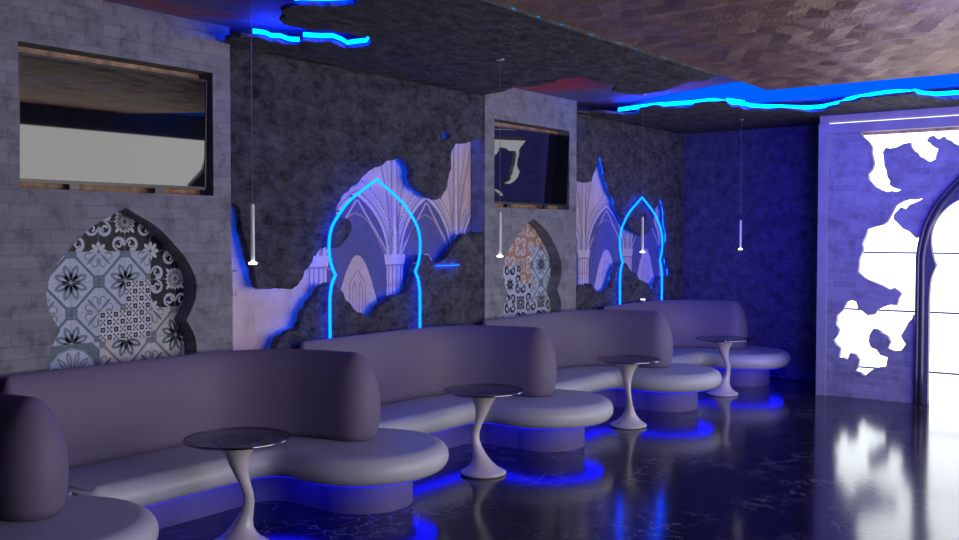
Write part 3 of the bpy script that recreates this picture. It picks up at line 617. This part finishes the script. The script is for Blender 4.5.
# ------------------------------------------------------------------ tables
def make_table(label):
    e = empty('side_table', (-4.05, 3.46, 0), label, 'table', 'round glass tables at the booths')
    prof = [(0, .150, 1), (.010, .160, 1), (.020, .158, 1), (.030, .140, 1), (.046, .112, 1), (.07, .086, 1), (.10, .064, .95), (.14, .047, .9), (.19, .035, .85), (.24, .029, .8), (.29, .028, .8), (.34, .031, .82), (.39, .038, .86), (.44, .050, .9), (.48, .063, .95), (.515, .080, 1), (.545, .102, 1), (.562, .122, 1), (.571, .138, 1), (.5705, .130, 1), (.556, .106, 1), (.53, .076, 1), (.49, .045, 1), (.47, .02, 1)]
    rg = []
    for z, r, el in prof:
        t = z/.571; dx = .058*math.exp(-((t-.45)/.24)**2); tw = t*1.2; dy = .012*math.sin(t*PI*2)
        ring = []
        for k in range(36):
            a = 2*PI*k/36; x, y = r*math.cos(a), r*el*math.sin(a); ring.append((x*math.cos(tw)-y*math.sin(tw)+dx, x*math.sin(tw)+y*math.cos(tw)+dy, z))
        rg.append(ring)
    mb = MB(); mb.rings(rg); mb.build('pedestal', M['white'], e)
    mb = MB(); mb.lathe([(.268, .5725), (.274, .5735), (.274, .5855), (.268, .5865)], n=64, smooth=False); mb.build('tabletop', M['glass'], e)
    mb = MB(); n = 64
    mb.rings([[(r*math.cos(2*PI*k/n), r*math.sin(2*PI*k/n), z) for k in range(n)] for r, z in ((.2745, .573), (.279, .576), (.279, .583), (.2745, .5865))], cap=False); mb.build('rim', M['edge'], e)
    return e
TL = ['round smoked glass table on a twisted white pedestal, nearest the viewer', 'round smoked glass table on a twisted white pedestal, at the near neon arch',
      'round smoked glass table on a twisted white pedestal, under the far television', 'round smoked glass table on a twisted white pedestal, in the back corner booth']
t0 = make_table(TL[0])
for k, (x, y, rz) in enumerate([(-4.115, 3.425, .63), (-4.02, 5.50, 3.77), (-4.025, 7.63, 5.2), (-4.04, 9.73, .63)]):
    t = t0 if k == 0 else copy_tree(t0)
    t.location = (x, y, 0); t.rotation_euler = (0, 0, rz); t['label'] = TL[k]

# ------------------------------------------------------------------ pendants
def make_pendant(label):
    e = empty('pendant_lamp', (0, 0, 1.5), label, 'pendant lamp', 'slim rod pendants over the tables')
    mb = MB(); mb.lathe([(.009, .012), (.0105, .016), (.0105, .305), (.008, .312)], n=20); mb.build('rod', M['pend'], e)
    mb = MB(); mb.lathe([(.012, 0), (.021, .001), (.021, .011), (.012, .0125)], n=20); mb.build('lamp_lens', M['lens'], e)
    mb = MB(); mb.lathe([(.0016, .312), (.0016, ZC-1.5-.01)], n=6); mb.build('cord', M['cable'], e)
    mb = MB(); mb.lathe([(.03, ZC-1.5-.012), (.03, ZC-1.5-.002)], n=20); mb.build('ceiling_cap', M['chrome'], e)
    return e
PL = ['slim white rod pendant over the nearest table, beside the near pier', 'slim white rod pendant over the second table, in front of the far television pier',
      'slim white rod pendant inside the far cyan arch', 'slim white rod pendant in front of the plain blue-lit back wall']
p0 = make_pendant(PL[0])
for k, (x, y) in enumerate([(-4.0, 3.44), (-4.0, 5.666), (-4.0, 7.83), (-4.0, 10.08)]):
    p = p0 if k == 0 else copy_tree(p0); p.location = (x, y, 1.5); p['label'] = PL[k]
# the near one hangs through the broken ceiling: its cord reaches the upper ceiling
for c in kids(p0):
    if c.name.startswith(('cord', 'ceiling_cap')):
        c.data = c.data.copy()
        for v in c.data.vertices:
            if v.co.z > 1.0: v.co.z += ZU-ZC

# ------------------------------------------------------------------ ceiling slabs, cove strips, copper panel
def crel(u, v): return -.010*noise.noise((u*4, v*7, 2)) - .009*noise.noise((u*9, v*16, 4))+.006
XE = -3.10
A_poly = [(-5.136, 4.253), *SA_left[1:], (-3.50, 3.70), (XE, 3.55), (XE, 7.30)] + [q for q in reversed(SA_far[2:-1])] + [(-5.137, 7.06), (-5.29, 7.06), (-5.29, 4.253)]
mb = MB(); plate(mb, jag(A_poly, .012, .06, keep=lambda a, b: math.dist(a, b) > .5), [], to_xy, ZC, ZC+.028, .085, crel)
sa = mb.build('ceiling_slab', M['rockceil']); tag(sa, 'broad ragged dark rock ceiling slab over the near booths', 'ceiling slab', 'ragged rock ceiling slabs')
mb = MB()
for a, b in ((4, 10), (10, 19), (34, 39)): ribbon(mb, SA_left[a:b], -.018, to_xy, ZC+.030, ZC+.058)
mb.build('light_strip', M['cove'], sa)
mb = MB()
for y in (4.5, 4.75, 5.0, 5.35, 5.7, 5.95, 6.4): mb.box((XE, y, ZC+.010), (XE+.003, y+.03, ZC+.014))
mb.build('edge_glint', M['dots'], sa)  # glowing dots drawn as glints of light leaking past the slab edge
B_poly = [(-5.29, 8.632), (-5.142, 8.632), (-5.132, 8.66)] + SB[1:] + [(-1.6, 9.7), (-1.2, 9.5), (-.8, 9.72), (-.3, 9.55), (.3, 9.7), (.9, 9.5), (1.6, 9.7), (2.2, 9.6), (2.99, 9.7), (2.99, YP-.002), (-3.262, YP-.002), (-3.262, YB-.03), (-5.29, YB-.03)]
mb = MB(); plate(mb, jag(B_poly, .012, .06, keep=lambda a, b: math.dist(a, b) > .75), [], to_xy, ZC, ZC+.028, .085, crel)
sb = mb.build('ceiling_slab', M['rockceil']); tag(sb, 'ragged dark rock ceiling slab along the back wall, blue light along its edge', 'ceiling slab', 'ragged rock ceiling slabs')
lineB = [(-4.87, 8.93)] + [(p[0], p[1]) for p in SB[4:]] + [(-1.6, 9.7), (-1.2, 9.5), (-.8, 9.72), (-.3, 9.55), (.3, 9.7), (.9, 9.5), (1.6, 9.7), (2.2, 9.6)]
sm = []
for k in range(len(lineB)):
    a = lineB[max(0, k-2):k+3]; sm.append((lineB[k][0], sum(q[1] for q in a)/len(a)))
sm = sorted(sm)
mb = MB(); ribbon(mb, sm, .04, to_xy, ZC+.030, ZC+.066); mb.build('light_strip', M['cove2'], sb)
mb = MB(); plate(mb, [(-5.0, 9.35), (-4.3, 8.78), (-3.6, 8.45), (-3.12, 8.32), (-3.11, 8.405), (2.98, 8.405), (2.98, 9.75), (-4.9, 9.75)], [], to_xy, ZU-.012, ZU-.001); tag(mb.build('ceiling_spill_glow', M['panel']), 'long added blue glow surface for the cove strip spill, between copper ceiling and back rock slab', 'glow surface')  # added emitter in place of the strip's blue spill on the upper ceiling
# the far left piece of slab along the wall behind the far pier's right edge
# copper coffer of triangular facets
mb = MB(); g = .13; nx = int((3.0+3.104)/g); ny = int(11.4/g)
V = {}
rr = random.Random(3)
for i in range(nx+2):
    for j in range(ny+2):
        x = min(-3.104+g*i+(g/2 if j % 2 and i else 0), 2.99); y = min(-2.98+g*j*.995, 8.40)
        edge = x < -3.10 or x > 2.98 or y > 8.39 or y < -2.97
        V[i, j] = (x, y, 2.905 if edge else 2.905+rr.uniform(0, .026))
for i in range(nx+1):
    for j in range(ny+1):
        a, b, c, d = V[i, j], V[i+1, j], V[i+1, j+1], V[i, j+1]
        tris = ((a, b, d), (b, c, d)) if j % 2 == 0 else ((a, b, c), (a, c, d))
        for t in tris:
            if (Vector(t[1])-Vector(t[0])).cross(Vector(t[2])-Vector(t[0])).length > 1e-5: mb.face(list(reversed(t)))
mb.box((-3.104, -2.98, 2.945), (2.99, 8.40, 2.998))
mb.face([(-3.104, 8.40, 2.905), (2.99, 8.40, 2.905), (2.99, 8.40, 2.95), (-3.104, 8.40, 2.95)]); mb.face([(-3.104, -2.98, 2.905), (-3.104, 8.40, 2.905), (-3.104, 8.40, 2.95), (-3.104, -2.98, 2.95)])
tag(mb.build('ceiling_panel', M['copper']), 'large copper ceiling panel of triangular facets beside the rock ceiling', 'ceiling panel')

# ------------------------------------------------------------------ brick window wall on the right with the arched opening
XA = -1.585
arch_out = smooth_line([(-2.312, 0), (-2.312, .7), (-2.312, 1.35)], 2)[:-1] + smooth_line([(-2.312, 1.40)] + ARCO[4:] + [(-1.80, 2.35), (-1.68, 2.44), (XA, 2.50)], 3)
def inset(line, d):
    out = []
    for k, p in enumerate(line):
        a = line[max(k-1, 0)]; b = line[min(k+1, len(line)-1)]; l = math.dist(a, b); out.append((p[0]+(b[1]-a[1])/l*d, p[1]-(b[0]-a[0])/l*d))
    return [(min(u, XA), v) for u, v in out]
full = lambda h: h + [(2*XA-u, v) for u, v in reversed(h) if u < XA-1e-4]
hole = [(u, v) for u, v in full(inset(arch_out, .03))]; hole[0] = (hole[0][0], -.01); hole[-1] = (hole[-1][0], -.01)
H2f = H2M + [(-2.22, .88), (-2.22, 1.69)] + H2b
H1f = [(-2.85, 2.69)] + H1 + [(-1.85, 2.53), (-1.75, 2.6), (-1.6, 2.55), (-1.4, 2.62), (-1.25, 2.58), (-1.1, 2.69)]
outer = [(-3.165, .0), (2.99, .0), (2.99, 2.69), (-3.165, 2.69)]
mb = MB(); plate(mb, outer, [H1f, H2f, hole], to_xz, YP+.03, YP+.10); struct(mb.build('wall_brick', M['brickx']))
mb = MB(); mb.box((-3.26, YP, 0), (-3.167, YP+.14, ZC-.09)); struct(mb.build('trim_1', M['frame']))
mb = MB(); mb.box((-3.167, YP, 2.692), (2.99, YP+.14, ZC-.09)); struct(mb.build('trim_2', M['frame']))
mb = MB(); mb.box((-3.26, YP+.03, ZC-.09), (2.99, YP+.14, ZC)); struct(mb.build('trim_3', M['frame']))
mb = MB(); mb.box((-3.16, YP+.02, ZC-.089), (2.98, YP+.028, ZC-.082)); tag(mb.build('light_strip', M['white_strip']), 'thin white light strip along the top of the brick window wall', 'light strip')
mb = MB(); mb.box((-3.15, YP+.11, 2.665), (2.98, YP+.16, 2.705)); struct(mb.build('trim_4', M['wood']))
w = struct(MB().build('window_1', M['bar']))
mb = MB(); mb.box((-3.25, YP+.20, .0), (.2, YP+.215, 2.75)); mb.build('window_pane', M['pane'], w)
mb = MB()
for z in (1.478, .894, .302, 2.06): mb.box((-3.25, YP+.165, z-.009), (.2, YP+.19, z+.009))
mb.build('window_bar', M['bar'], w)
mb = MB(); mb.box((-3.26, YP+.14, 0), (-3.2, YP+.25, 2.79)); mb.box((-3.26, YP+.23, 0), (.3, YP+.25, 2.79)); struct(mb.build('trim_5', M['dark']))
d = struct(MB().build('door_1', M['arch']))
for off, r_ in ((.022, .022), (.066, .024)):
    mb = MB(); mb.tube([(u, YP+.012, max(v, .001)) for u, v in full(inset(arch_out, off))], r_, 12); mb.build('arch_tube', M['arch'], d)
inn = smooth_line([(-2.184, 0), (-2.185, .6), (-2.187, .961), (-2.179, 1.175), (-2.162, 1.267), (-2.126, 1.362)], 3)[:-1] + smooth_line([(-2.126, 1.362), (-2.150, 1.425), (-2.168, 1.51), (-2.175, 1.597), (-2.171, 1.683), (-2.145, 1.769), (-2.106, 1.841), (-2.041, 1.917), (-1.977, 1.967), (-1.92, 2.0), (-1.78, 2.08), (XA, 2.22)], 3)
om = full(inset(arch_out, .088)); om[0] = (om[0][0], 0); om[-1] = (om[-1][0], 0)
fi = full(inn); mb = MB(); plate(mb, om, [[(fi[0][0], -.02)] + fi + [(fi[-1][0], -.02)]], to_xz, YP+.02, YP+.10)
mb.build('arch_panel', M['reveal'], d)

# small lamp on the ledge behind the sofas
(u, v), = UPL
e = empty('uplight', (XW, u, .9135), 'tiny white uplight on the sofa back below the far cyan arch', 'uplight')
mb = MB(); mb.lathe([(.03, .002), (.034, .006), (.034, .02), (.028, .024)], n=16); o = mb.build('lamp_body', M['chrome'], e); o.location = (.085, 0, 0)
mb = MB(); mb.lathe([(.026, .0245), (.02, .030)], n=16); o = mb.build('lamp_lens', M['lens'], e); o.location = (.085, 0, 0)

# ------------------------------------------------------------------ added blue fill lights under the ceiling, for lamps the room does not show
def wash(loc, to, size, power, col, spread):
    l = bpy.data.lights.new('added_fill_light', 'AREA'); l.shape = 'RECTANGLE'; l.size, l.size_y = size; l.energy = power; l.color = col; l.spread = rad(spread)
    o = bpy.data.objects.new('added_fill_light', l); C.objects.link(o); o.location = loc; o.rotation_euler = (Vector(to)-Vector(loc)).to_track_quat('-Z', 'Y').to_euler()
wash((-.6, 5.2, 2.84), (-2.7, 10.5, 2.05), (1.2, .3), 56, (.10, .07, 1), 62)
wash((1.2, 3.4, 2.84), (-5.1, 6, 1.0), (1.2, .3), 42, (.13, .08, 1), 160)

# ------------------------------------------------------------------ camera, world, view
cam = bpy.data.cameras.new('camera'); co = bpy.data.objects.new('camera', cam); C.objects.link(co)
co.location = (0, 0, 1.65); co.rotation_euler = (PI/2-math.radians(1.990), 0, math.radians(36.406)); cam.sensor_width = 36; cam.lens = 990/959*36; cam.clip_start = .05
bpy.context.scene.camera = co
wd_ = bpy.data.worlds.new('world'); bpy.context.scene.world = wd_; wd_.use_nodes = True
wd_.node_tree.nodes['Background'].inputs[0].default_value = (.02, .02, .03, 1)
sc = bpy.context.scene
sc.view_settings.view_transform = 'Standard'; sc.view_settings.look = 'None'; sc.view_settings.exposure = 0; sc.view_settings.gamma = 1; sc.view_settings.use_curve_mapping = False
sc.cycles.use_denoising = True; sc.cycles.max_bounces = 8; sc.cycles.diffuse_bounces = 4; sc.cycles.glossy_bounces = 4; sc.cycles.sample_clamp_indirect = 6; sc.cycles.caustics_reflective = False; sc.cycles.caustics_refractive = False
